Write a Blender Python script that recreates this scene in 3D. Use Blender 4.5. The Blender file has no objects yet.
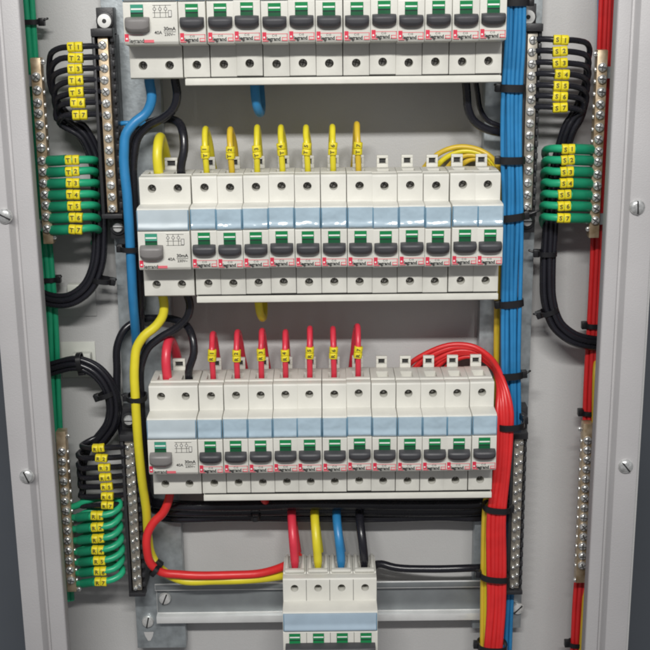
import bpy, bmesh, random
from math import *
from mathutils import Vector, Matrix
random.seed(7)
S = 0.001                                   # everything is written in millimetres
sc = bpy.context.scene
COL = sc.collection

# ------------------------------------------------------------------ camera
F, TH, RO, CX, CZ, D = 1225.073, .2703, -.0112, 128.5564, 16.3214, 822.27
def U(px, py, Y):                            # a point of the photograph at depth Y (mm)
    a, b = px-325, py-325
    u = a*cos(RO)+b*sin(RO); v = -a*sin(RO)+b*cos(RO)
    dy = cos(TH)-v/F*sin(TH); dz = -sin(TH)-v/F*cos(TH); dx = u/F
    t = (Y+D)/dy
    return Vector((CX+t*dx, Y, CZ+t*dz))
cam = bpy.data.objects.new('camera', bpy.data.cameras.new('camera')); COL.objects.link(cam)
r0 = Vector((1,0,0)); u0 = Vector((0,sin(TH),cos(TH))); f0 = Vector((0,cos(TH),-sin(TH)))
ex = cos(RO)*r0+sin(RO)*u0; eu = -sin(RO)*r0+cos(RO)*u0
m = Matrix((ex, eu, -f0)).transposed().to_4x4(); m.translation = Vector((CX,-D,CZ))*S
cam.matrix_world = m
cam.data.sensor_width = 36; cam.data.lens = F/650*36; cam.data.clip_start = .02; cam.data.clip_end = 50
sc.camera = cam

# ------------------------------------------------------------------ materials
def mat(name, col, rough=.45, metal=0., var=.06, vscale=60, bump=0., bscale=300, coat=0., rvar=.1, spec=.5, dirt=None):
    m = bpy.data.materials.new(name); m.use_nodes = True
    nt = m.node_tree; n = nt.nodes; l = nt.links
    b = n['Principled BSDF']
    b.inputs['Metallic'].default_value = metal
    b.inputs['Coat Weight'].default_value = coat; b.inputs['Coat Roughness'].default_value = .12
    b.inputs['Specular IOR Level'].default_value = spec
    tc = n.new('ShaderNodeNewGeometry')
    no = n.new('ShaderNodeTexNoise'); no.inputs['Scale'].default_value = vscale; no.inputs['Detail'].default_value = 5
    l.new(tc.outputs['Position'], no.inputs['Vector'])
    mx = n.new('ShaderNodeMix'); mx.data_type = 'RGBA'
    c = Vector(col)
    d = Vector(dirt) if dirt else c*(1-var*2)
    mx.inputs[6].default_value = (*[min(1,k) for k in c*(1+var)],1); mx.inputs[7].default_value = (*d,1)
    cr = n.new('ShaderNodeMapRange'); cr.inputs[1].default_value=.3; cr.inputs[2].default_value=.75
    l.new(no.outputs['Fac'], cr.inputs[0]); l.new(cr.outputs[0], mx.inputs[0]); l.new(mx.outputs[2], b.inputs['Base Color'])
    mr = n.new('ShaderNodeMapRange'); mr.inputs[3].default_value = max(.03,rough-rvar); mr.inputs[4].default_value = rough+rvar
    no2 = n.new('ShaderNodeTexNoise'); no2.inputs['Scale'].default_value = vscale*2.3; no2.inputs['Detail'].default_value = 3
    l.new(tc.outputs['Position'], no2.inputs['Vector'])
    l.new(no2.outputs['Fac'], mr.inputs[0]); l.new(mr.outputs[0], b.inputs['Roughness'])
    if bump:
        no3 = n.new('ShaderNodeTexNoise'); no3.inputs['Scale'].default_value = bscale; no3.inputs['Detail'].default_value = 2
        l.new(tc.outputs['Position'], no3.inputs['Vector'])
        bp = n.new('ShaderNodeBump'); bp.inputs['Strength'].default_value = bump; bp.inputs['Distance'].default_value = .002
        l.new(no3.outputs['Fac'], bp.inputs['Height']); l.new(bp.outputs[0], b.inputs['Normal'])
    return m
M = dict(
 white=mat('white_plastic',(.67,.66,.605),.42,bump=.05,bscale=700,var=.05,vscale=38),
 grey_white=mat('rcd_plastic',(.66,.65,.61),.42,bump=.03,bscale=900,var=.03,vscale=80),
 cover=mat('blue_label_cover',(.38,.49,.57),.13,coat=.8,bump=.8,bscale=85,var=.05,rvar=.05),
 cover2=mat('pale_label_cover',(.46,.53,.57),.38,coat=.1,bump=.25,bscale=60,var=.05,rvar=.06),
 cover3=mat('clouded_label_cover',(.36,.46,.55),.4,bump=.1,bscale=75,var=.05),
 seam=mat('blue_cover_edge',(.10,.24,.36),.3), dark_green=mat('dark_green_flag',(.008,.09,.035),.35),
 green_ind=mat('green_indicator',(.01,.22,.07),.3), black_ind=mat('dark_indicator',(.02,.03,.03),.3),
 teal_ind=mat('pale_green_indicator',(.05,.30,.20),.3),
 toggle=mat('black_toggle',(.050,.050,.056),.5,bump=.05,bscale=1500), gtoggle=mat('grey_toggle',(.20,.19,.185),.45,bump=.08,bscale=1500),
 red_ink=mat('red_ink',(.66,.03,.07),.5), pink_ink=mat('pink_ink',(.72,.14,.17),.5), ink=mat('black_ink',(.02,.02,.02),.5),
 faded_ink=mat('faded_ink',(.10,.085,.02),.6),
 hole=mat('dark_recess',(.03,.03,.03),.6),
 comb=mat('comb_plastic',(.70,.69,.63),.4,bump=.05,bscale=300,var=.04),
 steel=mat('galvanised_steel',(.42,.46,.48),.42,metal=.5,var=.18,vscale=110,bump=.05,bscale=500,rvar=.14),
 rail2=mat('shaded_rail_steel',(.27,.29,.30),.4,metal=.5,vscale=80), rail=mat('rail_steel',(.86,.87,.86),.22,metal=.4,var=.06,vscale=60,rvar=.1),  # first one is the rail's steel with shade put into its colour
 screw=mat('nickel_screw',(.86,.86,.84),.24,metal=.6,var=.12,vscale=300,rvar=.1),
 zinc=mat('dull_screw',(.74,.75,.74),.25,metal=.7,var=.2,vscale=400,rvar=.12),
 dark_screw=mat('terminal_screw_metal',(.30,.29,.28),.4,metal=.8,var=.2,vscale=400),
 slot=mat('screw_slot',(.16,.16,.16),.4,metal=.6),
 brass=mat('brass_bar',(.60,.49,.35),.38,metal=.55,var=.15,vscale=150,rvar=.15,dirt=(.30,.20,.10)),
 tin=mat('tinned_bar',(.36,.33,.28),.45,metal=.6,var=.2,vscale=200,rvar=.15),
 holder=mat('black_holder',(.025,.025,.028),.45,bump=.06,bscale=800),
 washer=mat('white_washer',(.8,.8,.78),.4),
 frame=mat('frame_paint',(.43,.42,.425),.5,bump=.12,bscale=1300,var=.04,vscale=14),
 panel=mat('panel_paint',(.49,.487,.483),.55,bump=.14,bscale=1100,var=.05,vscale=9,spec=.3),
 backdrop=mat('dark_surround',(.075,.085,.10),.7,var=.1,vscale=4),
 blue=mat('blue_pvc',(.028,.215,.47),.36,bump=.12,bscale=110,var=.08), yellow=mat('yellow_pvc',(.72,.62,.03),.38,bump=.12,bscale=110,var=.05),
 amber=mat('amber_pvc',(.66,.46,.035),.4,bump=.12,bscale=110,var=.06), red=mat('red_pvc',(.68,.028,.03),.38,bump=.12,bscale=110,var=.06), pinkred=mat('bright_red_pvc',(.68,.04,.07),.36,bump=.12,bscale=110,var=.06),
 black=mat('black_pvc',(.014,.014,.019),.26,bump=.12,bscale=110,var=.1,rvar=.08), green=mat('green_pvc',(.018,.36,.18),.36,bump=.12,bscale=110,var=.08),
 dgreen=mat('dark_green_sleeve',(.010,.22,.115),.4,var=.1), tag=mat('yellow_tag',(.74,.62,.02),.42,var=.06),
 tie=mat('black_nylon',(.012,.012,.014),.35), pad=mat('pad_plastic',(.60,.61,.56),.5,var=.03), clearpad=mat('pad_sheet',(.50,.50,.49),.3,var=.02),
 glint=mat('bare_wire_end',(.75,.75,.72),.25,metal=.9),
)

# ------------------------------------------------------------------ mesh helpers
class MB:
    def __init__(s): s.v=[]; s.f=[]; s.mi=[]; s.mats=[]
    def idx(s, m):
        if m not in s.mats: s.mats.append(m)
        return s.mats.index(m)
    def add(s, vs, fs, m):
        o=len(s.v); s.v += [Vector(v) for v in vs]; k=s.idx(m)
        for f in fs: s.f.append([o+i for i in f]); s.mi.append(k)
    def box(s, x0,x1,y0,y1,z0,z1,m):
        s.add([(x,y,z) for z in (z0,z1) for y in (y0,y1) for x in (x0,x1)],
              [(0,2,3,1),(4,5,7,6),(0,1,5,4),(2,6,7,3),(0,4,6,2),(1,3,7,5)], m); return s
    def prismx(s, prof, x0, x1, m):          # prof: (y,z) counter-clockwise seen from +x
        n=len(prof); vs=[(x0,y,z) for y,z in prof]+[(x1,y,z) for y,z in prof]
        fs=[tuple(range(n-1,-1,-1)), tuple(range(n,2*n))]+[(i,(i+1)%n,n+(i+1)%n,n+i) for i in range(n)]
        s.add(vs,fs,m); return s
    def prismz(s, prof, z0, z1, m, shear=0): # prof: (x,y)
        n=len(prof); vs=[(x,y,z0) for x,y in prof]+[(x+shear,y,z1) for x,y in prof]
        fs=[tuple(range(n-1,-1,-1)), tuple(range(n,2*n))]+[(i,(i+1)%n,n+(i+1)%n,n+i) for i in range(n)]
        s.add(vs,fs,m); return s
    def lathe(s, c, prof, m, n=18, axis='y'): # prof: (radius, offset along axis)
        c=Vector(c); vs=[]; fs=[]
        for r,h in prof:
            for k in range(n):
                a=2*pi*k/n
                if axis=='y': vs.append(c+Vector((r*cos(a),h,r*sin(a))))
                elif axis=='z': vs.append(c+Vector((r*cos(a),r*sin(a),h)))
                else: vs.append(c+Vector((h,r*cos(a),r*sin(a))))
        P=len(prof)
        for i in range(P-1):
            for k in range(n): fs.append((i*n+k,i*n+(k+1)%n,(i+1)*n+(k+1)%n,(i+1)*n+k))
        fs.append(tuple(range(n))); fs.append(tuple((P-1)*n+k for k in range(n-1,-1,-1)))
        s.add(vs,fs,m); return s
    def tube(s, pts, r, m, n=10, cap=True):
        pts=[Vector(p) for p in pts]; vs=[]; fs=[]
        up=None
        for i,p in enumerate(pts):
            t=(pts[min(i+1,len(pts)-1)]-pts[max(i-1,0)]).normalized()
            if up is None: up=t.orthogonal().normalized()
            up=(up-t*up.dot(t)).normalized(); w=t.cross(up)
            rr = r(i/(len(pts)-1)) if callable(r) else r
            for k in range(n):
                a=2*pi*k/n; vs.append(p+up*rr*cos(a)+w*rr*sin(a))
        for i in range(len(pts)-1):
            for k in range(n): fs.append((i*n+k,i*n+(k+1)%n,(i+1)*n+(k+1)%n,(i+1)*n+k))
        if cap: fs.append(tuple(range(n-1,-1,-1))); fs.append(tuple((len(pts)-1)*n+k for k in range(n)))
        s.add(vs,fs,m); return s
    def xf(s, mt, start=0):
        for i in range(start,len(s.v)): s.v[i]=mt@s.v[i]
        return s
    def mesh(s, name, origin=(0,0,0), bevel=0, seg=2, angle=38):
        o=Vector(origin); me=bpy.data.meshes.new(name)
        me.from_pydata([tuple((v-o)*S) for v in s.v],[],s.f)
        for mm in s.mats: me.materials.append(mm)
        for p,k in zip(me.polygons,s.mi): p.material_index=k
        bm=bmesh.new(); bm.from_mesh(me)
        bmesh.ops.recalc_face_normals(bm,faces=bm.faces)
        if bevel:
            es=[e for e in bm.edges if len(e.link_faces)==2 and e.calc_face_angle(0)>radians(30)]
            bmesh.ops.bevel(bm,geom=es,offset=bevel*S,segments=seg,profile=.5,affect='EDGES',clamp_overlap=True)
        bm.to_mesh(me); bm.free()
        me.polygons.foreach_set('use_smooth',[True]*len(me.polygons)); me.set_sharp_from_angle(angle=radians(angle))
        return me
    def build(s, name, parent=None, origin=(0,0,0), bevel=0, seg=2, loc=None):
        return link(name, s.mesh(name,origin,bevel,seg), parent, loc)
def link(name, me, parent=None, loc=None):
    o=bpy.data.objects.new(name, me); COL.objects.link(o)
    if parent: o.parent=parent
    if loc is not None: o.location=Vector(loc)*S
    return o
def tag(o,label=None,cat=None,group=None,kind=None):
    if label: o['label']=label
    if cat: o['category']=cat
    if group: o['group']=group
    if kind: o['kind']=kind
    return o
def empty(name, loc, label, cat, group=None):
    o=bpy.data.objects.new(name,None); COL.objects.link(o); o.location=Vector(loc)*S; o.empty_display_size=.01
    return tag(o,label,cat,group)
def copy_tree(o, parent=None):
    c=o.copy(); COL.objects.link(c); c.parent=parent
    for ch in [x for x in o.children]: copy_tree(ch,c)
    return c
def boolcut(me, cutters):
    a=bpy.data.objects.new('body',me); COL.objects.link(a); cs=[]
    for cm in cutters:
        c=bpy.data.objects.new('cutter',cm); COL.objects.link(c); cs.append(c)
        md=a.modifiers.new('b','BOOLEAN'); md.operation='DIFFERENCE'; md.solver='EXACT'; md.object=c
    bpy.context.view_layer.update()
    dg=bpy.context.evaluated_depsgraph_get()
    res=bpy.data.meshes.new_from_object(a.evaluated_get(dg)); 
    for o in [a]+cs: bpy.data.objects.remove(o)
    res.polygons.foreach_set('use_smooth',[True]*len(res.polygons)); res.set_sharp_from_angle(angle=radians(35))
    return res
_t={}
def textmesh(s, size, m, bold=0.0, rot=0, sx=1):
    key=(s,size,m.name,bold,rot,sx)
    if key in _t: return _t[key]
    cu=bpy.data.curves.new('t','FONT'); cu.body=s; cu.size=size*S; cu.align_x='CENTER'; cu.align_y='CENTER'; cu.extrude=.00004; cu.offset=bold*S; cu.resolution_u=3
    o=bpy.data.objects.new('t',cu); COL.objects.link(o); bpy.context.view_layer.update()
    me=bpy.data.meshes.new_from_object(o.evaluated_get(bpy.context.evaluated_depsgraph_get()))
    bpy.data.objects.remove(o)
    me.transform(Matrix.Rotation(rot,4,'Y')@Matrix.Rotation(pi/2,4,'X')@Matrix.Diagonal((sx,1,1,1)))
    me.materials.clear(); me.materials.append(m); me.name='lettering'
    _t[key]=me; return me
def merge_text(mb, s, size, mk, pos, bold=0., rot=0, sx=1):   # lettering laid into a part's own mesh
    me=textmesh(s,size,M[mk],bold,rot,sx); p=Vector(pos)
    mb.add([v.co/S+p for v in me.vertices],[tuple(f.vertices) for f in me.polygons],M[mk])

def smooth(pts, step=4.0):
    P=[Vector(p) for p in pts]; P=[2*P[0]-P[1]]+P+[2*P[-1]-P[-2]]; out=[]
    for i in range(1,len(P)-2):
        a,b,c,d=P[i-1:i+3]; n=max(2,min(14,int((c-b).length/step)+1))
        # centripetal-like tangents
        la,lb,lc=max(.1,(b-a).length),max(.1,(c-b).length),max(.1,(d-c).length)
        m1=((b-a)/la*lb+(c-b)/lb*la)/(la+lb)*lb; m2=((c-b)/lb*lc+(d-c)/lc*lb)/(lb+lc)*lb
        for k in range(n):
            t=k/n; out.append((2*t**3-3*t*t+1)*b+(t**3-2*t*t+t)*m1+(-2*t**3+3*t*t)*c+(t**3-t*t)*m2)
    out.append(P[-2]); return out
def PX(path): return [U(*p) for p in path]
WANDER=.18
def offset_path(pts, a, b, tw=0):           # parallel strand: a across in the panel's plane, b in depth
    out=[]; n=len(pts); ph=[random.uniform(0,6.3) for _ in range(4)]; A=WANDER
    a0,b0=a,b
    for i,p in enumerate(pts):
        a=a0+A*(sin(i*.55+ph[0])*.6+sin(i*.23+ph[1])); b=b0+A*(sin(i*.5+ph[2])*.5+sin(i*.27+ph[3]))*.7
        t=(pts[min(i+1,n-1)]-pts[max(i-1,0)]); t.y=0
        if t.length<1e-6: t=Vector((0,0,1))
        t.normalize(); nn=Vector((t.z,0,-t.x)); th=tw*i/n
        out.append(p+nn*(a*cos(th)-b*sin(th))+Vector((0,a*sin(th)+b*cos(th),0)))
    return out
def wire(pts, r, m, label, group=None, name='wire', n=10, cat='wire'):
    pts=smooth(pts); o=pts[0].copy()
    mb=MB(); mb.tube(pts,r,M[m],n)
    ob=mb.build(name,None,o,loc=o); return tag(ob,label,cat,group)
ORD=['first','second','third','fourth','fifth','sixth','seventh','eighth','ninth','tenth','eleventh','twelfth','thirteenth','fourteenth','fifteenth']

# ------------------------------------------------------------------ the setting
b=MB(); b.box(-94,350,86,90,-640,160,M['panel']); tag(b.build('back_panel'),kind='structure')
b=MB(); b.box(-96.5,-94,-4,90,-640,160,M['panel']); b.box(350,352.5,-4,90,-640,160,M['panel']); tag(b.build('cabinet_side'),kind='structure')
b=MB(); b.box(-3000,3000,300,310,-2500,2500,M['backdrop']); tag(b.build('background_wall'),kind='structure')

# painted steel frame, left and right of the opening
def frame(side):
    if side<0:
        xin=(U(20,0,-4).x+U(69,650,-4).x)/2; xo=U(25.5,650,-12).x
        prof=[(xo,-12),(xin-17,-12),(xin-14.3,-5),(xin-12.6,-5),(xin-11.5,-8),(xin-.8,-8),(xin,-7),(xin,4),(xin-1.5,4),(xin-1.5,-5),(xin-10,-5),(xin-10,-3),(xo+1.5,-3.5),(xo+1.5,6),(xo,6)]
        sx=[U(5,216,-12),U(27,476,-12)]; lab='pale grey folded steel frame strip along the left edge of the panel'
    else:
        xin=(U(611.5,0,-4).x+U(588,650,-4).x)/2; xo=U(626,650,-12).x
        prof=[(xo,-12),(xin+14,-12),(xin+11.6,-5),(xin+10,-5),(xin+9,-8),(xin+.8,-8),(xin,-7),(xin,4),(xin+1.5,4),(xin+1.5,-5),(xin+8,-5),(xin+8,-3),(xo-1.5,-3.5),(xo-1.5,6),(xo,6)]
        sx=[U(637,207,-12),U(625.5,466,-12)]; lab='pale grey folded steel frame strip along the right edge of the panel'
    t=empty('cabinet_frame',(xin,0,-600),lab,'frame','steel frame strips beside the panel opening')
    b=MB(); b.prismz(prof,-640,150,M['frame']); b.build('frame_strip',t,(xin,0,-600),bevel=.5)
    for k,p in enumerate(sx):
        b=MB(); b.lathe((0,0,0),[(5.2,.2),(5.2,-1),(4.6,-2),(3.2,-2.7),(1,-3)],M['zinc'],22)
        b.box(-4.4,4.4,-3.05,-2.2,-.5,.5,M['ink']); 
        s=b.build('screw',t,loc=p-Vector((xin,0,-600))); s.rotation_euler=(0,[.5,1.2,1.5,.9][k+(2 if side>0 else 0)],0)
frame(-1); frame(1)

# galvanised uprights
def upright(xl,xr,lab,bolts,bot):
    X0=U(xl,600,72).x; X1=U(xr,600,72).x; zb=U(150,bot,72).z
    t=empty('mounting_strip',(X0,72,zb),lab,'metal strip','galvanised strips behind the breakers')
    b=MB(); b.box(X0,X1,72,74,zb,160,M['steel']); b.box(X0,X0+1.8,74,85.9,zb,160,M['steel']); b.box(X1-1.8,X1,74,85.9,zb,160,M['steel'])
    b.build('strip',t,(X0,72,zb),bevel=.3)
    for p in bolts:
        q=U(p[0],p[1],72 if p[0]!=165 else 68.5); b=MB(); b.lathe((0,0,0),[(5,-.1),(5,-1.2),(4.3,-2.6),(2,-3.2)],M['screw'],18); b.box(-4.6,4.6,-3.3,-2.4,-.55,.55,M['ink'])
        s=b.build('bolt',t,loc=q-Vector((X0,72,zb))); s.rotation_euler=(0,.3+p[0]*.01,0)
    return t,X0,zb
lt,LX,LZ=upright(135,184,'galvanised upright strip behind the left ends of the breaker rows',[(148,621),(165,598)],648)
q=U(149,635,72); b=MB(); b.prismz([(0,0)]*3,0,1,M['panel']); b=MB()
b.add([(q.x-4,71.7,q.z+3),(q.x+4,71.7,q.z+3),(q.x+3,71.7,q.z-1),(q.x+1,71.7,q.z-5),(q.x-1,71.7,q.z-5),(q.x-3,71.7,q.z-1)],[(0,1,2,3,4,5)],M['panel'])
b.build('keyhole_slot',lt,(LX,72,LZ))
rt,RX,RZ=upright(473,521.5,'galvanised upright strip behind the right ends of the breaker rows',[(517.5,608)],632)

# DIN rails
ROWZ=[0,-151.15,-302.3,-457.05]; ROWX=[0,1.93,1.2,94.37]
def dinrail(x0,x1,zc,lab):
    pr=[(62,17.5),(62,12.5),(68.4,12.5),(68.4,-12.5),(62,-12.5),(62,-17.5),(61,-17.5),(61,-11.5),(67.2,-11.5),(67.2,11.5),(61,11.5),(61,17.5)]
    b=MB(); b.prismx([(y+2.2,z+zc) for y,z in pr],x0,x1,M['rail'])
    b.box(x0+.3,x1-.3,69.0,69.4,zc-10.9,zc+10.9,M['rail2']); b.box(x0+.2,x1-.2,62.8,63.15,zc+12.2,zc+17,M['rail2']); tag(b.build('din_rail',None,(x0,64,zc),bevel=.35,loc=(x0,64,zc)),lab,'rail','rails carrying the breaker rows')  # darker facings paint shade onto the web and upper lip
RN=['top','second','third','bottom']
for i in range(3): dinrail(4,262,ROWZ[i],'steel mounting rail hidden behind the %s row of breakers'%RN[i])
dinrail(U(156,612,63).x,U(487,612,63).x,ROWZ[3]-2,'bright steel mounting rail behind the four-pole breaker at the bottom')

# ------------------------------------------------------------------ breakers
MW=17.8; YB=62
def profile(g=0):
    return [(64,-38),(64,38),(58,41.2),(52,41.8),(29,42.2),(28,40.8),(26.2,40.8),(25.2,42.2),(18.8,41.9),(18,41),(18,23.4),(3.2,23.4),(1.2,22.6),(.9,7.6),(0,6.8),(0,-17.6),(1.4,-19.6),(18,-21.5),(18,-42),(20,-43),(60,-42)]
def bodymesh(w, holes):
    b=MB(); b.prismx(profile(),.12,w-.12,M['white']); me=b.mesh('body',(w/2,YB,0),bevel=.35,seg=2)
    cut=MB()
    for h in holes:
        for z in (34,-34): cut.lathe((h,14,z),[(2.95,0),(2.95,17)],M['grey_white'],20)
    for h in holes:
        cut.box(h-4.3,h+4.3,32,46,36,50,M['grey_white'])
        cut.box(h-4.3,h+4.3,32,46,-50,-37,M['grey_white'])
    return boolcut(me,[cut.mesh('c',(w/2,YB,0))])
def term_screw(t,w,h,z):
    b=MB(); b.lathe((0,0,0),[(2.8,.2),(2.8,-.5),(2.3,-.9)],M['dark_screw'],14); b.box(-2.1,2.1,-1.0,-.8,-.3,.3,M['hole']); b.box(-.3,.3,-1.03,-.8,-2.1,2.1,M['hole'])
    o=b.build('terminal_screw',t,loc=(h-w/2,27.2-YB,z)); o.rotation_euler=(0,random.uniform(0,1.5),0)
def clip(t,w,xc,wide=4.1):
    b=MB(); x0,x1=xc-wide,xc+wide
    b.box(x0,x1,59,62,39,43.5,M['white']); b.box(x0,x0+1.7,59,62,43.5,47.5,M['white']); b.box(x1-1.7,x1,59,62,43.5,47.5,M['white']); b.box(x0,x1,59,62,47.5,49.6,M['white'])
    b.box(x0+1.7,x1-1.7,61.2,61.8,43.5,47.5,M['hole'])
    b.build('rail_clip',t,(w/2,YB,0),bevel=.25)
def window(t,w,xc,m1='green_ind',big=False):
    # recessed surround, coloured flag and white bar
    b=MB(); hw=4.15
    b.box(xc-hw,xc+hw,-.35,.6,-3.6,6.0,M['black_ind'])
    b.box(xc-hw,xc+hw,-.5,-.3,1.0,6.0,M[m1]); b.box(xc-hw+.4,xc+hw-.4,-.62,-.45,2.6,3.6,M['washer'])
    b.box(xc-hw,xc+hw,-.5,-.3,-3.6 if big else -2.4,.1,M[m1 if big else 'dark_green'])
    o=b.build('indicator_window',t,(w/2,YB,0))
def cover(t,w,x0,x1,mk):
    b=MB(); n=14; pr=[]
    for k in range(n+1):
        z=7.9+(22.1-7.9)*k/n; u=2*k/n-1; pr.append((-.3-(1.7*max(0,min(1,(z-7.9)/1.4)) if z<9.3 else 1.7*max(0,1-(z-9.3)/4.2))-.35*(1-u*u),z))
    pr=[(2,7.9)]+pr+[(2,22.1)]
    b.prismx(pr[::-1],x0+.25,x1-.25,M[mk])
    for xa,xb in ((x0-.45,x0+.25),(x1-.25,x1+.45)): b.prismx([(2,8.0),(-.25,8.0),(-.25,22.0),(2,22.0)][::-1],xa,xb,M['seam'])
    b.build('label_cover',t,(w/2,YB,0),bevel=.12,seg=1)
def toggle(t,w,x0,x1,mk,z0=-11.2,z1=-2.2,yo=-8.5):
    b=MB(); n=10; vs=[]; L=[]
    prof=[(1,z1+.6),(-3,z1),(yo+.8,z1-.7),(yo,z1-2),(yo+.2,z0+3),(yo+1.8,z0+1),(-1.5,z0+.2),(1,z0)]
    X=[x0+(x1-x0)*k/n for k in range(n+1)]
    for k,x in enumerate(X):
        u=2*k/n-1; e=u**4
        for (y,z) in prof: vs.append((x, y+ (e*1.3 if y<-3 else 0), z + (e*1.7 if z<(z0+z1)/2 else -e*.3)))
    q=len(prof); fs=[]
    for k in range(n):
        for j in range(q-1): fs.append((k*q+j,k*q+j+1,(k+1)*q+j+1,(k+1)*q+j))
    fs.append(tuple(range(q))); fs.append(tuple(n*q+j for j in range(q))); fs.append(tuple(k*q for k in range(n+1))+tuple(k*q+q-1 for k in range(n,-1,-1)))
    b.add(vs,fs,M[mk]); return b.build('toggle',t,(w/2,YB,0),bevel=.3)
def brand(t,w,x0):
    b=MB()
    b.box(x0+.3,x0+2.9,-.12,.05,-17.4,-12.4,M['red_ink']); b.box(x0+.9,x0+2.0,-.16,0,-16.3,-15.2,M['washer'])
    for (a,c,d,e) in ((x0+2.6,w-.6,-13.7,-13.3),(w-1.2,w-.6,-18.0,-13.3),(w-4.3,w-1.2,-18.0,-17.4),(w-4.4,w-3.9,-18.0,-15.8),(w-4.3,w-1.2,-16.2,-15.7),(x0+.3,x0+4.2,-18.3,-17.7)): b.box(a,c,-.1,.05,d,e,M['pink_ink'])
    merge_text(b,'legrand',3.1,'ink',(x0+7.6,-.14,-16.7),bold=.11)
    merge_text(b,'C10',1.9,'ink',(x0+8.2,-.14,-14.6))
    b.build('lettering',t,(w/2,YB,0))
def make_mcb():
    w=MW; t=empty('circuit_breaker',(0,0,0),'x','circuit breaker')
    link('body',bodymesh(w,[w/2]),t)
    cover(t,w,.55,w-.55,'cover'); window(t,w,w/2); toggle(t,w,1.1,w-1.1,'toggle',z0=-10.4,z1=-2.6,yo=-6); brand(t,w,.4)
    for z in (34,-34): term_screw(t,w,w/2,z)
    clip(t,w,w/2+.4)
    return t
def make_rcd():
    w=2*MW; t=empty('residual_current_breaker',(0,0,0),'x','safety switch')
    link('body',bodymesh(w,[w*.25,w*.75]),t)
    cover(t,w,.6,w-.6,'cover2'); window(t,w,9.2,'teal_ind'); toggle(t,w,1.6,17.2,'gtoggle',z0=-12.3,z1=-2.2,yo=-6.5)
    b=MB(); x0=.5
    b.box(x0,x0+2.6,-.12,.05,-17.4,-12.6,M['red_ink']); b.box(x0+.7,x0+1.9,-.16,0,-16.2,-15.1,M['washer'])
    b.box(x0+12.5,x0+19,-.1,.05,-18.2,-16.4,M['pink_ink']); b.box(x0+2.6,x0+12,-.1,.05,-13.3,-13.05,M['pink_ink'])
    merge_text(b,'legrand',3.3,'ink',(x0+7.8,-.14,-17),bold=.06)
    for i in range(3):       # little wiring diagram
        x=20.5+i*3.6; b.box(x,x+.3,-.1,.05,-2.5,5.5,M['ink']); b.lathe((x+.15,-.1,3),[(1.1,0),(1.1,-.05)],M['ink'],12); b.lathe((x+.15,-.16,3),[(.8,0),(.8,-.03)],M['grey_white'],12)
    for z in (5.2,.6,-2.4): b.box(19.4,31.5,-.11,.05,z,z+.25,M['ink'])
    b.box(29.5,31.8,-.1,.05,-2,2.2,M['ink']); b.box(29.8,31.5,-.14,0,-1.7,1.9,M['grey_white'])
    merge_text(b,'40A',3.0,'ink',(22.5,-.14,-12),bold=.04); merge_text(b,'30mA',3.2,'ink',(30,-.14,-9.6),bold=.08); merge_text(b,'230V~',2.6,'ink',(30,-.14,-13.2),bold=.03)
    b.box(26,34,-.11,.05,-11.6,-11.3,M['ink'])
    b.build('lettering',t,(w/2,YB,0))
    for h in (w*.25,w*.75):
        for z in (34,-34): term_screw(t,w,h,z)
    clip(t,w,w/2,4.6)
    return t
def make_main():
    w=4*MW; hs=[MW*(i+.5) for i in range(4)]; t=empty('four_pole_breaker',(0,0,0),'x','circuit breaker')
    link('body',bodymesh(w,hs),t); cover(t,w,1,w-1,'cover3')
    for h in hs: window(t,w,h,'green_ind',True)
    toggle(t,w,2,w-2,'toggle')
    for h in hs:
        for z in (34,-34): term_screw(t,w,h,z)
    b=MB()
    for i in (1,2,3):
        b.box(i*MW-.15,i*MW+.15,17.8,18.3,23.6,40.9,M['hole']); b.box(i*MW-.15,i*MW+.15,26,56,42.0,42.4,M['hole'])
        b.box(i*MW-.15,i*MW+.15,-.08,.3,-17,6.6,M['hole'])
    b.build('pole_seam',t,(w/2,YB,0))
    # raised terminal hoods along the top front
    for h in hs:
        b=MB(); b.box(h-7.4,h+7.4,27,31,42,44.4,M['white']); b.box(h-7.4,h-5.2,31,55,42,44.4,M['white']); b.box(h+5.2,h+7.4,31,55,42,44.4,M['white'])
        b.build('terminal_hood',t,(w/2,YB,0),bevel=.4)
    return t
mcb=make_mcb(); rcd=make_rcd(); first=True
WC={0:'no wire in view on top',1:'yellow',2:'red'}
for r in range(3):
    t=rcd if r==0 else copy_tree(rcd)
    t.location=Vector((ROWX[r]+MW-.55,YB-.9,ROWZ[r]-.2))*S
    t['label']=['wide two-pole safety switch with grey toggle, left end of the top row','wide safety switch with a yellow and a black wire on top, left in second row','wide safety switch with a red and a black wire on top, left in third row'][r]
    t['category']='safety switch'; t['group']='two-pole safety switches at the left of each row'
    for k in range(12):
        t=mcb if (r==0 and k==0) else copy_tree(mcb)
        t.location=Vector((ROWX[r]+(k+2.5)*MW+random.uniform(-.06,.06),YB+random.uniform(-.25,.25),ROWZ[r]+random.uniform(-.25,.25)))*S
        t.rotation_euler=(random.uniform(-.004,.004),random.uniform(-.004,.004),random.uniform(-.006,.006))
        pos='%s single-pole breaker from the left'%ORD[k] if k<11 else 'single-pole breaker at the right end'
        look={0:'black toggle',1:'one marked yellow wire on top' if k<7 else 'no marked wire on top',2:'one marked red wire on top' if k<7 else 'no marked wire on top'}[r]
        t['label']='%s of the %s row, %s'%(pos,RN[r],look); t['category']='circuit breaker'; t['group']='single-pole breakers in three rows'
mainb=make_main(); mainb.location=Vector((ROWX[3]+2*MW,YB,ROWZ[3]))*S
mainb['label']='four-pole breaker with green windows alone on the bottom rail, fed by four coloured wires'

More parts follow.
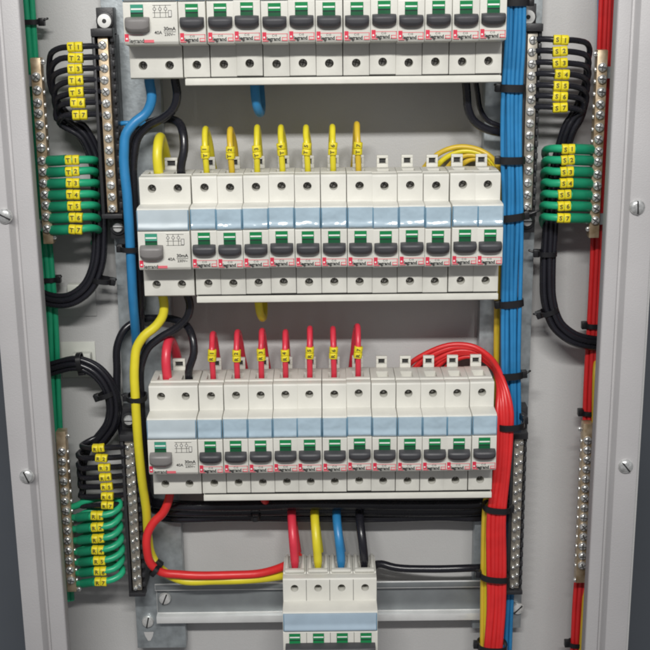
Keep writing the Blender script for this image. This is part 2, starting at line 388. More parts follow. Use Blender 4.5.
# white comb covers under the single-pole breakers
for r in range(3):
    x0=ROWX[r]+2*MW+.8; x1=ROWX[r]+14*MW-.2; z=ROWZ[r]; b=MB()
    b.prismx([(15.6,z-47.2),(16.4,z-47.8),(38,z-47.8),(38,z-43.3),(15.6,z-43.3)][::-1],x0,x1,M['comb'])
    b.prismx([(16.6,z-43.3),(38,z-43.3),(38,z-42.9),(16.6,z-42.9)][::-1],x0+.5,x1-.5,M['hole'])
    tag(b.build('comb_busbar',None,(x0,16,z-48),bevel=.2,loc=(x0,16,z-48)),'long white comb strip under the %s row of single-pole breakers'%RN[r],'busbar','comb strips under the breaker rows')

# ------------------------------------------------------------------ earth / neutral bars
def screwmesh(r,h,m):
    b=MB(); b.lathe((0,0,0),[(r,.3),(r,-h*.5),(r*.88,-h*.8),(r*.6,-h),(r*.3,-h*1.08)],M[m],14)
    b.box(-r*.8,r*.8,-h*1.13,-h*.9,-r*.15,r*.15,M['slot']); b.box(-r*.11,r*.11,-h*1.14,-h*.9,-r*.8,r*.8,M['slot']); return b.mesh('screw')
SC1=screwmesh(3.15,2.6,'screw'); SC2=screwmesh(2.95,1.6,'screw'); SC3=screwmesh(1.5,1.2,'screw'); SC4=screwmesh(2.3,1.2,'zinc')
def outer_bar(p0,p1,ys,lab,side,screws,ends):
    a,c=U(*p0,44),U(*p1,44); X=(a.x+c.x)/2; org=(X,52,c.z)
    t=empty('earth_bar',org,lab,'terminal bar','brass terminal bars beside the frame')
    b=MB(); b.box(X-3.6,X+3.6,44,53,c.z,a.z,M['brass'])
    b.build('bar',t,org,bevel=.4)
    for z in (a.z-16,c.z+12):
        b=MB(); xx=sorted((X+side*2,X-side*26)); b.box(xx[0],xx[1],53.05,55,z-4,z+4,M['steel']); xs_=sorted((X-side*24,X-side*26)); b.box(xs_[0],xs_[1],55,86,z-4,z+4,M['steel']); b.build('bracket',t,org)
    zs=[U(p0[0],y,44).z for y in ys]
    for z in zs:
        o=link('screw',SC1,t,Vector((X+random.uniform(-.3,.3),43.8,z))-Vector(org)); o.rotation_euler=(random.uniform(-.12,.12),random.uniform(0,1.6),random.uniform(-.12,.12))
        o=link('clamp_screw',SC3,t,Vector((X+side*3.6,48,z-2))-Vector(org)); o.rotation_euler=(0,0,side*pi/2)
    for e in ends:
        q=U(*e,46); o=link('mounting_screw',SC3,t,q-Vector(org)); o.scale=(1.2,1.2,1.2)
    return X
import itertools
outer_bar((36,58),(47.5,244),[76.5,90,102.5,113,124.5,136,147.5,160.5,171.5,183,194.5,205,216.5,228.5],'brass bar of nickel screws at the upper left, feeding green wires marked T',1,14,[(43,62),(54.5,237)])
outer_bar((60,432),(72,592),[451+i*9.9 for i in range(14)],'brass bar of nickel screws at the lower left, beside looping green wires',1,14,[(68,436),(79,589)])
outer_bar((603,50),(594,238),[67,79,91.5,104,114.5,127,139,151,161.5,174,185.5,197,208,220],'brass bar of nickel screws at the upper right, feeding green wires',-1,14,[(595.5,54),(588,229)])
outer_bar((588,424),(581,583),[440+i*9.6 for i in range(14)],'brass bar of nickel screws at the lower right, with no wires on it',-1,14,[(580,429),(575.5,580)])

def holder(ptop,pbot,hw,lab,top_screw,bot_screw,ys,washer=True,mk='brass',scr=SC2,toothside=1,double=False):
    Y=46; a,c=U(*ptop,Y),U(*pbot,Y); X=(a.x+c.x)/2; org=(X,72,c.z)
    t=empty('terminal_block',org,lab,'terminal block','black terminal blocks on the strips')
    b=MB()
    b.box(X-hw,X+hw,54,71.5,c.z,a.z,M['holder'])
    b.box(X-hw,X-hw+2.2,45,54,c.z,a.z,M['holder'])
    b.box(X-hw,X+hw,43.5,54,a.z-.2,a.z+5,M['holder']); b.box(X-hw,X+hw,44,54,c.z-3,c.z+.2,M['holder'])
    n=len(ys)*2
    for k in range(n):                        # castellated wall
        z=c.z+(a.z-c.z)*(k+.5)/n
        b.box(X+hw-2.2,X+hw,47 if k%2 else 51,54.2,z-(a.z-c.z)/n/2,z+(a.z-c.z)/n/2,M['holder'])
    b.build('housing',t,org,bevel=.3)
    b=MB(); b.box(X-3.5,X+3.5,47,54.5,c.z+1,a.z-1,M[mk]); b.build('bar',t,org,bevel=.3)
    for y in ys:
        z=U(ptop[0],y,46).z
        if double:
            for dx in (-1.4,1.9):
                o=link('screw',scr,t,Vector((X+dx,46.9,z+dx*.6))-Vector(org)); o.rotation_euler=(random.uniform(-.2,.2),random.uniform(0,1.6),random.uniform(-.2,.2)); o.scale=(.72,1.2,.72)
        else:
            o=link('screw',scr,t,Vector((X+random.uniform(-.4,.4),46.9,z))-Vector(org)); o.rotation_euler=(random.uniform(-.15,.15),random.uniform(0,1.6),random.uniform(-.15,.15))
    for q,big in ((top_screw,True),(bot_screw,False)):
        if not q: continue
        p=U(*q,58); b=MB(); b.lathe((0,0,0),[(6,0),(6,6),(6,13.5)],M['holder'],20); b.box(-6,6,2,13.5,-9,9,M['holder'])
        b.build('mounting_tab',t,loc=p-Vector(org),bevel=.4)
        b=MB()
        if big and washer: b.lathe((0,-.1,0),[(4.8,0),(4.8,-1.2),(4.2,-1.6)],M['washer'],20); b.lathe((0,-1.6,0),[(1.6,0),(1.4,-.5)],M['hole'],12)
        else: b.lathe((0,-.1,0),[(4.0,0),(4.0,-1.2),(3.2,-2.4),(1,-2.8)],M['screw'],16); b.box(-3.6,3.6,-2.9,-2,-.4,.4,M['hole'])
        b.build('mounting_screw',t,loc=p-Vector(org))
holder((101,36),(113.5,214),7.4,'black terminal block at the upper left with a white washer on its top screw',(104.5,21),(118,227),[45+i*11.7 for i in range(15)])
holder((534,31),(526.5,212),6.4,'black terminal block at the upper right, beside the blue cable bundle',(528,17),(527,221),[40+i*11.9 for i in range(15)],mk='tin')
holder((127,440),(139,592),6.4,'black terminal block at the lower left, behind the thick yellow wire',(129,420),None,[447+i*9.4 for i in range(16)],washer=False,mk='tin',scr=SC4,double=True)
holder((518.5,438),(515,590),6.2,'black terminal block at the lower right, beside the red cable bundle',(520,419),None,[445+i*9.4 for i in range(16)],washer=False,mk='tin',scr=SC4,double=True)

# ------------------------------------------------------------------ wires with yellow markers
TAG=None
def _j(p,i):
    return p+Vector((random.uniform(-.45,.45),0,random.uniform(-.5,.5))) if 3<=i<=6 else p
def marker(t, org, p, ch, vertical=False, w=4.9, h=6.9, tilt=0, dark='faded_ink'):
    b=MB(); b.prismx([(-3,-h/2+1.3),(-3,h/2-1.3),(-1.6,h/2),(1.6,h/2),(2.8,h/2-1.3),(2.8,-h/2+1.3),(1.6,-h/2),(-1.6,-h/2)],-w/2,w/2,M['tag'])
    me=_t.get(('tagmesh',w,h)) 
    if me is None: me=b.mesh('marker',bevel=.45); _t[('tagmesh',w,h)]=me
    o=link('marker',me,t,p-org); o.rotation_euler=(random.uniform(-.12,.12),(-pi/2 if vertical else 0)+tilt+random.uniform(-.05,.05),random.uniform(-.08,.08))
    tm=link('lettering',textmesh(ch,h*.62,M[dark],bold=.16),o,(0,-3.06,0))
    return o
def marked_wire(pts, r, m, mp, text, lab, group, vertical=False, w=4.9, h=6.9, tilt=0, sleeve=None):
    if not vertical:
        pts=[_j(p,i) for i,p in enumerate(pts)]; tilt=random.uniform(-.07,.07); mp=mp+Vector((random.uniform(-.5,.5),0,0)); w=w+.1
    sp=smooth(pts); org=sp[0].copy()
    t=empty('marked_wire',org,lab,'wire',group)
    b=MB(); b.tube(sp,r,M[m],10); b.build('insulation',t,org)
    if sleeve:
        b=MB(); b.tube(sleeve[0],sleeve[1],M[sleeve[2]],12); b.build('sleeve',t,org,bevel=0)
    d=Vector((cos(tilt),0,-sin(tilt))) if not vertical else Vector((sin(-tilt)*-1,0,1)).normalized()
    for k,ch in enumerate(text):
        marker(t,org,mp+d*(w+.15)*(k-.5),ch,vertical,w,h,tilt)
    return t
hexo=[(0,0),(3.5,0),(1.75,3.0),(-1.75,3.0),(-3.5,0),(-1.75,-3.0),(1.75,-3.0)]

# upper left black wires -> bundle -> loop behind the frame
trunk=smooth(PX([(72,119,58),(86,137,60),(96,160,62),(99,195,62),(99.5,235,60),(98,262,58),(88,287,56),(70,300,56),(50,300,60),(32,292,66),(15,280,72)]),10)
ys=[47,58,69,80.5,92,103,115]; xs=[75,75.5,76,76.5,77,78.5,79.5]
for k in range(7):
    y=ys[k]; x=xs[k]; a,bb=hexo[k]
    tr=offset_path(trunk,a*1.12,bb*1.12,tw=1.2)
    xe=49.5+k*1.6
    head=PX([(102,y-.5,49),(93,y-1,46),(x,y,42),(xe+9,y+1+k*.3,46),(xe+1.5,y+7,50),(xe,y+16,54)])
    mid=PX([(xe+1,max(y+26,100-(6-k)*2),56)]) if k<5 else []
    if k>4: head=PX([(102,y-.5,49),(93,y-1,46),(x,y,42),(62,y+2,46),(59,y+7,52)])
    marked_wire(head+mid+tr[1+(k>4):],2.1,'black',U(x,y,42),'T%d'%(k+1),'black wire with yellow marker T%d on the upper left terminal block'%(k+1),'black marked wires at the upper left')
# upper left green wires
ys=[160,171.5,183,194.5,206,217.5,229.5]
for k in range(7):
    y=ys[k]; x=72+k*.75
    pts=PX([(40+k*.7,y+.5,50),(49+k*.6,y+.8,45),(x,y,38),(88+k*.3,y-.8,42),(94+k*.4,y-.2,50),(96+k*.4,y+4,64),(94,y+14,78)])
    sl=smooth(PX([(49+k*.6,y+.8,45),(58+k*.6,y+.6,41),(x-6,y,38.5)]),3)
    marked_wire(pts,2.8,'green',U(x,y,38),'T%d'%(k+1),'green wire with yellow marker T%d on the upper left brass bar'%(k+1),'green marked wires at the upper left',w=4.6,sleeve=(sl,3.75,'dgreen'))
# lower left black wires
trunk=smooth(PX([(100,440,62),(111,425,60),(114,405,58),(108,385,56),(95,370,56),(77,363,57),(60,366,60),(45,371,66),(25,376,74)]),10)
ys=[448,458,467.5,477,486.5,496,505]; xs=[98,101.5,104,105.5,106.5,107.5,108]
for k in range(7):
    y=ys[k]; x=xs[k]; a,bb=hexo[k]; tr=offset_path(trunk,a*1.12,bb*1.12,tw=1.0)
    if k==0: mid=PX([(87,y+.5,46),(82,y-3,55),(92,y-9,61)]); tt=tr[1:]
    else: mid=PX([(90,y+.6,44),(81,y+.5,49),(77+k*.9,y-4,56)]+([(77.5+k*1.3,462,60+k*.8)] if k>1 else [])+[(82+k*1.2,449.5,62+k*.6)]); tt=tr
    marked_wire(PX([(130,y-2,50),(121,y-1,46),(x,y,38)])+mid+tt,2.1,'black',U(x,y,38),'R%d'%(k+1),'black wire with yellow marker R%d on the lower left terminal block'%(k+1),'black marked wires at the lower left',w=4.3,h=6.0)
# lower left green loops
ys=[515.5,527,538.5,550,560.5,571,581.5]
for k in range(7):
    y=ys[k]; x=96.5+k*.7
    pts=PX([(70+k,y+2,50),(78+k*.8,y+2,45),(x,y,38),(111+k*.4,y-2.5,38),(119+k*.5,y-9,43),(119+k*.5,y-14.5,48),(110,y-17.5,49),(97,y-17,48.5),(85,y-14,48),(77+k*.7,y-10,49),(70+k*.8,y-8,50)])
    sl=smooth(PX([(78+k*.8,y+2,45),(84+k*.8,y+1.2,42),(x-6,y+.3,39)]),3)
    marked_wire(pts,2.6,'green',U(x,y,38),'R%d'%(k+1),'green looping wire with yellow marker R%d on the lower left brass bar'%(k+1),'green looping wires at the lower left',w=4.5,h=6.8,sleeve=(sl,3.5,'dgreen'))
# upper right black wires
trunk=smooth(PX([(578,116,58),(571,125,58),(565,140,60),(558,165,62),(553,195,62),(550,235,60),(548,270,58),(549.5,305,56),(557,325,55),(573,338,55),(592,343,60),(606,344,68),(622,346,74)]),10)
ys=[40,51.5,63,74.5,86,96.5,107.5]
for k in range(7):
    y=ys[k]; x=560.5+ (1.2 if k==3 else 0)-k*.15; a,bb=hexo[k]; tr=offset_path(trunk,a*1.12,bb*1.12,tw=-1.2)
    xe=590-k*.8
    head=PX([(534,y-.5,49),(542,y-1,46),(x,y,42),(xe-14,y+.5,46),(xe-3,y+4,50),(xe,y+11,55),(xe-2,y+20,57)])
    marked_wire(head+tr[1:] if k<5 else head[:5]+tr[1:],2.1,'black',U(x,y,42),'S%d'%(k+1),'black wire with yellow marker S%d on the upper right terminal block'%(k+1),'black marked wires at the upper right')
# upper right green wires
ys=[149,160,171.5,183,194.5,206,218]
for k in range(7):
    y=ys[k]; x=568-k*.8
    pts=PX([(598-k*.75,y+.5,50),(591-k*.5,y+.6,45),(x,y,38),(556-k*1.2,y-.2,42),(548-k*.6,y-.6+(.8 if k==0 else 0),50),(545-k*.4,y+3,63),(547,y+12,78)])
    sl=smooth(PX([(591-k*.5,y+.6,45),(583-k*.5,y+.3,41),(x+6,y,38.5)]),3)
    marked_wire(pts,2.8,'green',U(x,y,38),'S%d'%(k+1),'green wire with yellow marker S%d on the upper right brass bar'%(k+1),'green marked wires at the upper right',w=4.4,sleeve=(sl,3.75,'dgreen'))

# wires entering the tops of the second and third rows
def top_stub(r,k,colour,peak,pm,text,dx,lab,group):
    lx=random.uniform(-.9,.9); z=ROWZ[r]; x=ROWX[r]+(k+2.5)*MW; zp=U(250,peak+random.uniform(-1.5,1.5),46).z; zm=U(250,pm+random.uniform(-1.3,1.3),34).z
    pts=[(x,38,z+37),(x+.1,37,z+43),(x+lx*.4,35.5,zm-4),(x+lx*.6,36,zm+5),(x+lx,38.5,zp-7),(x+lx,44.5,zp-1.2),(x+lx+dx*.2,53,zp-3),(x+dx*.7,63,zp-14),(x+dx,70,zp-26),(x+dx*1.6,76,z+36),(x+dx*2,77.5,z+8),(x+dx,77.5,z-25)]
    marked_wire([Vector(p) for p in pts],2.15,colour,Vector((x+lx*.5,35.6,zm)),text,lab,group,vertical=True,w=4.3,h=6.2,tilt=random.uniform(-.1,.1))
for k in range(7):
    top_stub(1,k,'amber' if k in(1,6) else 'yellow',126+[1,1,0,0,0,-1,-3][k],152-k*.3,'T%d'%(k+1),[1.5,1,.8,1,.8,-1.2,-1.8][k],'yellow wire with marker T%d rising from the second row'%(k+1),'marked yellow wires on top of the second row')
    top_stub(2,k,'pinkred',331-[0,1,2,1,2,3,4][k],355,'R%d'%(k+1),[.8,2.2,2,.8,.8,.5,-2.6][k],'red wire with marker R%d rising from the third row'%(k+1),'marked red wires on top of the third row')

# ------------------------------------------------------------------ thick feed wires
def zt(r): return ROWZ[r]
def V(x,y,z): return Vector((x,y,z))
def thick_top(r,x,colour,peak,lab,dx=.9,rad=3.5):
    z=ROWZ[r]; zp=U(200,peak,52).z
    wire([V(x,38,z+37),V(x-.2,37,z+44),V(x-.5,37,zp-14),V(x,42,zp-5),V(x+dx*.4,52,zp-2),V(x+dx,62,zp-9),V(x+dx*1.5,72,z+46),V(x+dx,76,z+30),V(x,76.5,z)],rad,colour,lab,None,n=14)
thick_top(1,ROWX[1]+MW*.5+2,'yellow',134,'thick yellow wire curving out of the safety switch of the second row')
thick_top(2,ROWX[2]+MW*.5+2,'pinkred',337,'thick red wire curving out of the safety switch of the third row',dx=2.2)
# top row, blue and black down the left
X1=ROWX[0]+MW*.5
wire([V(X1,40,-36),V(X1,40,-46)]+PX([(151.5,100,40),(147,112,40),(133,124,38),(126,134,37),(124,152,36),(127.5,200,34),(130.5,250,36),(133,300,42),(135,325,52),(136.5,345,64),(138,365,76)]),3.5,'blue','thick blue wire from under the top row running down beside the left terminal block','thick feed wires on the left',n=14)
X2=ROWX[0]+MW*1.5
wire([V(X2,40,-36),V(X2,40,-46)]+PX([(177,92,40),(174,108,42),(163,118,45),(148,126,47),(138,137,48),(134,155,47),(134,200,46),(137.5,250,48),(139.5,290,50),(141,330,62),(143,360,74)]),3.1,'black','thick black wire from under the top row running down behind the blue one','thick feed wires on the left',n=14)
# black into top of second row switch
X2=ROWX[1]+MW*1.5; z=ROWZ[1]
wire([V(X2,38,z+37),V(X2,37,z+46)]+PX([(184,150,38),(183,133,42),(179,123,50),(168,119,58),(150,122,64),(138,126,66),(131,140,66),(133,200,64),(136,250,62),(139,290,64),(141,310,72)]),3.1,'black','thick black wire arching into the safety switch of the second row','thick feed wires on the left',n=14)
wire(PX([(116,124,60),(128,123,58),(140,124,60),(152,121,68)]),1.7,'blue','thin dark blue wire passing behind the thick blue wire at the upper left')
# second row, yellow and black below
X1=ROWX[1]+MW*.5; z=ROWZ[1]
wire([V(X1,40,z-36),V(X1,40,z-46)]+PX([(164,304,40),(163,315,40),(156,326,39),(144,336,37),(137,347,36),(134.5,365,34),(135.5,400,32),(138,440,33),(142,480,36),(146.5,512,44),(148,535,50),(152,556,50),(162,570,46),(178,579,46),(215,580.5,46),(255,579,48),(300,573,66)]),3.4,'yellow','thick yellow wire dropping from the second row past the lower left terminal block','thick feed wires on the left',n=14)
X2=ROWX[1]+MW*1.5
wire([V(X2,40,z-36),V(X2,40,z-46)]+PX([(190,304,42),(188,316,44),(178,327,46),(160,338,46),(148,348,46),(142,362,45),(141,400,44),(143.5,440,50),(147,480,58),(151,500,66),(158,506,72),(180,508,76)]),3.0,'black','thick black wire dropping from the second row beside the yellow one','thick feed wires on the left',n=14)
X2=ROWX[2]+MW*1.5; z=ROWZ[2]
wire([V(X2,38,z+37),V(X2,37,z+46)]+PX([(194,352,38),(192,336,42),(187,326,50),(176,320,58),(160,318,64),(140,320,66),(125,329,62),(118,343,60),(117,370,60),(118,410,62),(121,428,66),(124,450,69)]),2.9,'black','thick black wire arching from the third row switch over to the left','thick feed wires on the left',n=14)
# third row, red below, to the four-pole breaker
X1=ROWX[2]+MW*.5; z=ROWZ[2]
wire([V(X1,40,z-36),V(X1,40,z-46)]+PX([(167,505,40),(163,513,40),(154,522,39),(147.5,534,38),(147,550,37),(151,564,38),(161,572,40),(180,574.5,42),(230,575,44),(262,573,48),(284,566,58),(300,556,72)]),3.3,'red','thick red wire sweeping from the third row down to the four-pole breaker','thick feed wires on the left',n=14)
# bottom breaker tops
cols=[('pinkred','thick red wire into the first pole of the bottom breaker',291,293),('yellow','thick yellow wire into the second pole of the bottom breaker',314,317),('blue','thick blue wire into the third pole of the bottom breaker',336,340),('black','thick black wire into the fourth pole of the bottom breaker',359,362)]
for k,(c,lab,xa,xb) in enumerate(cols):
    x=ROWX[3]+(k+.5)*MW; z=ROWZ[3]; A=U(xa,514,58); B=U(xa+1,522,46)
    wire([V(x+1,78,z+35),V(A.x+1.5,77,A.z-20),V(A.x+1,70,A.z-4),V(A.x+.5,60,A.z+2),B,V((x+B.x)/2,37,(B.z+z+46)/2+3),V(x,37.5,z+47),V(x,38,z+37)],lambda u:3.4 if u<.9 else 3.4-(u-.9)*14,c,lab,'four coloured wires on top of the bottom breaker',n=14)
wire(PX([(366,575,60),(378,564,56),(395,567.5,52),(430,569,50),(470,568,50),(492,567,56),(510,566,66)]),3.1,'black','black cable running right from the bottom breaker to the red bundle')
wire(PX([(366,560,70),(385,565,70),(430,568.5,60),(480,567.5,60),(505,565,68)]),1.6,'black','thin black cable just behind a thicker one, right of the bottom breaker')
# black cables under the third row
for k,(y,Y,rr,lab) in enumerate([(505,52,4.0,'uppermost'),(511,60,4.2,'middle'),(518,66,3.6,'lowest')]):
    wire(PX([(155,y-2,Y+14),(172,y,Y),(230,y+1.2-k,Y),(300,y-.5,Y+1),(380,y,Y),(440,y-(0 if k<2 else 1.5),Y),(480,y-1,Y),(500,y-4,Y),(520,y-10,Y+8)]),rr,'black','thick black cable under the third row, %s of three'%lab,'black cables under the third row',n=12)
# stubs below rows
def low_stub(xp,yp,r,colour,lab,rad=3.2):
    p=U(xp,yp,50); z=ROWZ[r]
    wire([V(p.x-2,40,z-38),V(p.x-2,40,z-46),V(p.x-1,43,p.z+9),V(p.x+.5,50,p.z+3),V(p.x+1,62,p.z+6),V(p.x,72,p.z+20),V(p.x-1,77,z-25)],rad,colour,lab,'wires curling back under the rows',n=14)
low_stub(259,117,0,'blue','blue wire curling back under the middle of the top row',3.3)
low_stub(262,322,1,'yellow','yellow wire curling back under the middle of the second row',2.9)
low_stub(265,505,2,'red','red wire tip under the middle of the third row',2.6)
wire([V(U(466,80,40).x,42,-38),V(U(466,80,40).x,42,-46)]+PX([(467,95,44),(468,108,46),(473,120,48),(484,128,50),(498,132,52),(514,133,58),(526,134,66)]),3.0,'black','black cable bending from under the top row towards the blue bundle')
wire([V(U(476,80,48).x,52,-38),V(U(476,80,48).x,52,-46)]+PX([(478,95,56),(480,108,58),(487,120,60),(500,126,60),(516,128,66)]),1.9,'black','thin black wire bending behind another under the right of the top row')

# ------------------------------------------------------------------ bundles on the right
blue_t=smooth(PX([(516,-25,40),(515,40,40),(512.5,90,40),(512,150,40),(512.5,200,42),(511,290,44),(510.5,370,48),(511,430,54),(509,500,58),(506,560,60),(503,620,62),(501,690,62)]),14)
k=0; WANDER=.5
for row in range(2):
    for c in range(5 if row==0 else 4):
        a=(c-(2 if row==0 else 1.5))*3.0; bb=-1.6 if row==0 else 1.6
        j=[random.uniform(-.35,.35) for _ in range(2)]
        wire(offset_path(blue_t,-a+j[0],bb+j[1]),1.62,'blue','%s blue wire from the left, in the %s layer of the long bundle'%(ORD[c],'front' if row==0 else 'back'),'blue wires bundled at the right'); k+=1
red_t=smooth(PX([(497,372,36),(503,400,30),(504,440,28),(501,480,30),(497,515,32),(496.5,560,34),(496,610,36),(493,650,38),(490,700,40)]),14)
for k in range(7):
    a=[-5.4,-2.7,0,2.7,5.4,-2.2,2.4][k]; bb=0 if k<5 else 2.8
    kk=[0,1,2,3,4,1.5,3.2][k]
    tr=offset_path(red_t,-a,bb)
    f_=1-kk/4
    OA=[(400,388,76),(408,366,73),(428,352.5,71),(453,344.5,69),(475,347,67),(491,358,58),(501,375,42)]; IA=[(440,390,77),(443,372,75),(453,361.5,73),(466,356.5,71),(479,358,69),(492,367,60),(498,381,44)]
    start=PX([tuple(o_*f2+i_*(1-f2) for o_,i_ in zip(A_,B_)) for f2 in (kk/4,) for A_,B_ in zip(OA,IA)])
    wire(start+tr[3:],1.95,'red','%s red wire from the left, in the %s layer of the arching bundle'%(ORD[k if k<5 else k-5],'front' if k<5 else 'back'),'red wires bundled at the right')
for k in range(4):
    kk=[0,1.2,2.4,3.4][k]
    f2=1-k/3
    OA=[(412,195,76),(422,171,74),(438,154,72),(457,147,70),(475,148.5,69),(491,157,66),(500.5,172,56),(501,212,52),(499,260,56)]; IA=[(450,195,78),(455,174,76),(463,164,74),(473,159,72),(483,161,70),(492,169,67),(498,182,58),(498,215,54),(498,260,60)]
    arc=PX([tuple(o_*f2+i_*(1-f2) for o_,i_ in zip(A_,B_)) for A_,B_ in zip(OA,IA)])
    low=PX([(497.5-k*.2,300,60),(497-k*.3,345,64),(496,385,64),(493,430,62),(489,470,56),(484.5+ (k%2)*3,512,42+(k//2)*4),(483+(k%2)*3,560,42+(k//2)*4),(482.5+(k%2)*3.2,610,44+(k//2)*4),(482+(k%2)*3.2,650,44+(k//2)*4),(481+(k%2)*3,700,46+(k//2)*4)])
    wire(arc+low,2.0,'amber' if k!=1 else 'yellow','yellow wire arching from behind the second row, %s from the outside of the arch'%ORD[k],'yellow wires arching at the right')

WANDER=.3
# vertical wires behind the frame strips
gt=smooth(PX([(25,-25,70),(30,40,70),(36,130,70),(44,230,70),(49.5,300,68),(53,380,68),(57,450,70),(62,520,70),(68,600,70)]),14)
for k in range(4):
    wire(offset_path(gt,[-3.6,0,3.6,-1.6][k],[0,-1.2,0,2.8][k]),2.1,'green','green wire running down behind the left frame strip, %s of the four'%ORD[k],'green wires behind the left frame strip')
rt_=smooth(PX([(607,-25,68),(604,50,68),(600,150,68),(597,250,66),(593,330,66),(589.5,400,66),(588.5,460,68),(586,530,68),(579.5,595,60),(576.5,650,58),(574,700,58)]),14)
wire(PX([(590,325,80),(598,345,76),(595.5,365,62),(594,412,60),(593,450,68),(590,520,70),(585,585,60),(583,620,54),(581,650,53),(578.5,700,53)]),1.8,'amber','yellow wire beside the red ones behind the lower right frame strip')
for k in range(4):
    a=[-3.4,-.4,2.4,4.6][k]; WANDER=.12; bb=[0,-2,-1.2,1.4][k]
    wire(offset_path(rt_,-a,bb),1.8,'red','red wire running down behind the right frame strip, %s of four'%ORD[k],'wires behind the right frame strip')
wire(PX([(600,-25,74),(599.5,20,74),(598,60,76),(596,120,78)]),1.6,'blue','blue wire beside the red ones at the upper right')

# ------------------------------------------------------------------ cable ties
def tie(px,py,Y,hw,hd,lab,ang=0,head=1,wd=3.6,tail=0):
    p=U(px,py,Y); t=empty('cable_tie',p,lab,'cable tie','black cable ties')
    b=MB(); n=28; vs=[]; fs=[]
    for s_,(ia,ib) in enumerate(((hw,hd),(hw+.9,hd+.9))):
        for zz in (-wd/2,wd/2):
            for k in range(n):
                a=2*pi*k/n; ca,sa=cos(a),sin(a); e=.75
                vs.append((ia*abs(ca)**e*(1 if ca>0 else -1), ib*abs(sa)**e*(1 if sa>0 else -1), zz))
    def R(i,k): return i*n+k%n
    for k in range(n):
        fs+=[(R(0,k),R(0,k+1),R(1,k+1),R(1,k)),(R(2,k),R(3,k),R(3,k+1),R(2,k+1)),(R(0,k),R(2,k),R(2,k+1),R(0,k+1)),(R(1,k),R(1,k+1),R(3,k+1),R(3,k))]
    b.add(vs,fs,M['tie']); mt=Matrix.Rotation(ang,4,'Y'); b.xf(mt); b.build('strap',t)
    b=MB(); x=head*(hw+1.6); b.box(x-2.2,x+2.2,-2.4,2.4,-2.8,2.8,M['tie'])
    if tail: b.tube([Vector((x,-1,0)),Vector((x+head*tail*.5,-2,1.5)),Vector((x+head*tail,-1,2.5))],.9,M['tie'],6)
    b.xf(mt); b.build('head',t,bevel=.5)
B=[(516,2,'at the very top'),(512.5,88,'just below the top row'),(512,160,'level with the yellow arch'),(512,217,'beside the foot of the upper right terminal block'),(511,303,'just below the second row'),(510.5,375,'level with the red arch')]
for i,(x,y,l) in enumerate(B): tie(x,y,40+ (i>3)*5+(i==3)*2,8.4,4.6,'black cable tie round the blue bundle '+l,ang=[0,.03,0,-.12,-.1,-.08][i],head=[1,-1,-1,1,-1,1][i],wd=5.2,tail=[0,3,0,10,0,5][i])
p=[(508,421,40,11,16,'level with the third row'),(496.5,507,36,9.5,8,'just below the third row'),(494.5,575,38,11,9,'level with the bottom breaker top'),(492,645,40,11,9,'at the foot of the photograph')]
for i,(x,y,Y,hw,hd,l) in enumerate(p): tie(x,y,Y,hw,hd,'black cable tie round the red bundle '+l,ang=[-.05,.1,.1,.05][i],head=[1,1,-1,-1][i],wd=4.6)
tie(102,280,57,6.2,6.2,'black cable tie on the upper left black loop',ang=.15,head=1,tail=3)
tie(106.5,394,57,6.2,6.2,'black cable tie on the right side of the lower left black loop',ang=-.35,head=-1)
tie(80,362,57,6.2,6.2,'black cable tie on top of the lower left black loop',ang=1.45,head=1,tail=2)
tie(547,253,58,6.3,6.2,'black cable tie with a tail on the upper right black bundle',ang=.0,head=-1,tail=6)
tie(549,311,56,6.3,6.2,'black cable tie low on the upper right black bundle',ang=-.35,head=-1,tail=4)
tie(47,279,70,6.8,5,'black cable tie round the green wires below the upper left bar',head=1,tail=3)
tie(30,22,70,6.8,5,'black cable tie with a tail round the green wires at the top left',head=1,tail=5)
tie(595,325,66,6.5,5,'black cable tie round the red wires behind the right frame strip, above the black loop',head=-1)
tie(591,412,66,6.5,5,'black cable tie round the red wires just above the lower right bar',head=-1)
tie(577.5,643,58,6.8,5,'black cable tie round the red wires at the bottom right',head=-1)
tie(131,248,40,6.5,8,'black cable tie round the thick blue wire at the left',head=-1,tail=2)
tie(137,397,38,6.6,8.5,'black cable tie round the thick yellow wire at the left',head=-1,tail=3)
tie(155,569,41,4.2,6.5,'black cable tie holding the red and yellow feed wires together',ang=-.9,head=1)
tie(256,513,60,3,12,'black cable tie round the black cables under the third row',ang=pi/2-1.57,head=-1)

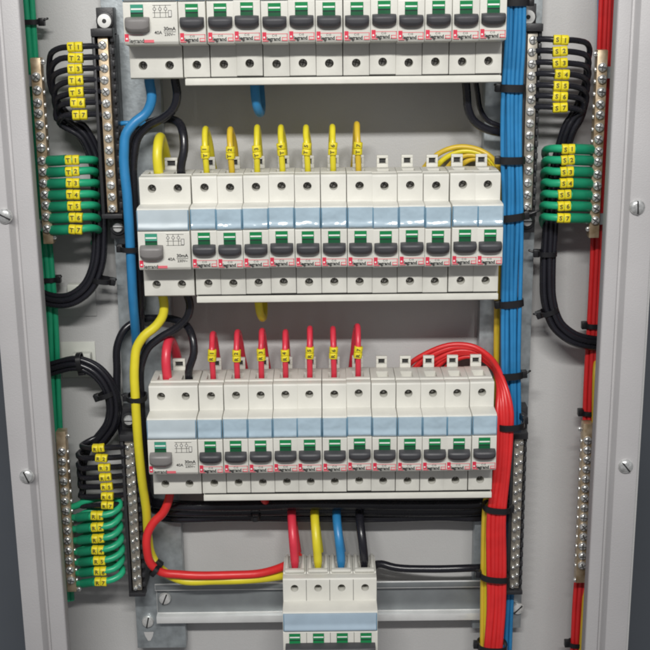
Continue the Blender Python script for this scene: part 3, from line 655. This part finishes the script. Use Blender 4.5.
# ------------------------------------------------------------------ adhesive pads on the back panel
def pad(x0,y0,x1,y1,mk,lab,block):
    a=U(x0,y0,85); c=U(x1,y1,85); t=empty('adhesive_pad',(a.x,86,c.z),lab,'adhesive pad','adhesive tie pads on the back panel')
    b=MB(); b.box(a.x,c.x,84.9,85.95,c.z,a.z,M[mk]); b.build('base',t,(a.x,86,c.z),bevel=.3)
    q=U(*block,80); b=MB(); b.box(q.x-7,q.x+7,77,84.8,q.z-4,q.z+4,M['pad']); b.build('saddle',t,(a.x,86,c.z),bevel=1)
pad(50,286,97,316,'clearpad','pale square pad behind the upper left black loop',(77,289))
pad(60,342,97,377,'pad','greenish white square pad behind the lower left black loop',(82,358))

# ------------------------------------------------------------------ light
w=bpy.data.worlds.new('World'); sc.world=w; w.use_nodes=True; nt=w.node_tree; bg=nt.nodes['Background']
tc=nt.nodes.new('ShaderNodeTexCoord'); sp=nt.nodes.new('ShaderNodeSeparateXYZ'); rp=nt.nodes.new('ShaderNodeValToRGB'); mr=nt.nodes.new('ShaderNodeMapRange')
nt.links.new(tc.outputs['Generated'],sp.inputs[0]); nt.links.new(sp.outputs['Z'],mr.inputs[0]); mr.inputs[1].default_value=-1
nt.links.new(mr.outputs[0],rp.inputs[0]); nt.links.new(rp.outputs[0],bg.inputs[0])
e=rp.color_ramp.elements; e[0].color=(.22,.21,.21,1); e[1].color=(1,1.0,1.02,1); x=rp.color_ramp.elements.new(.5); x.color=(.40,.40,.42,1)
bg.inputs[1].default_value=.52
def area(name,loc,target,sx,sy,power,col):
    l=bpy.data.lights.new(name,'AREA'); l.shape='RECTANGLE'; l.size=sx; l.size_y=sy; l.energy=power; l.color=col
    o=bpy.data.objects.new(name,l); COL.objects.link(o); o.location=Vector(loc)*S
    o.rotation_euler=(Vector(target)-Vector(loc)).to_track_quat('-Z','Y').to_euler(); return o
area('ceiling_lamp',(60,-1500,880),(80,40,1000),1.0,.1,44,(1,.985,.95))

sc.view_settings.view_transform='Standard'; sc.view_settings.look='None'; sc.view_settings.exposure=0; sc.view_settings.gamma=1
sc.render.engine='CYCLES'; sc.cycles.max_bounces=6; sc.cycles.pixel_filter_type='BLACKMAN_HARRIS'; sc.cycles.filter_width=2.1
sc.render.resolution_x=1024; sc.render.resolution_y=1024
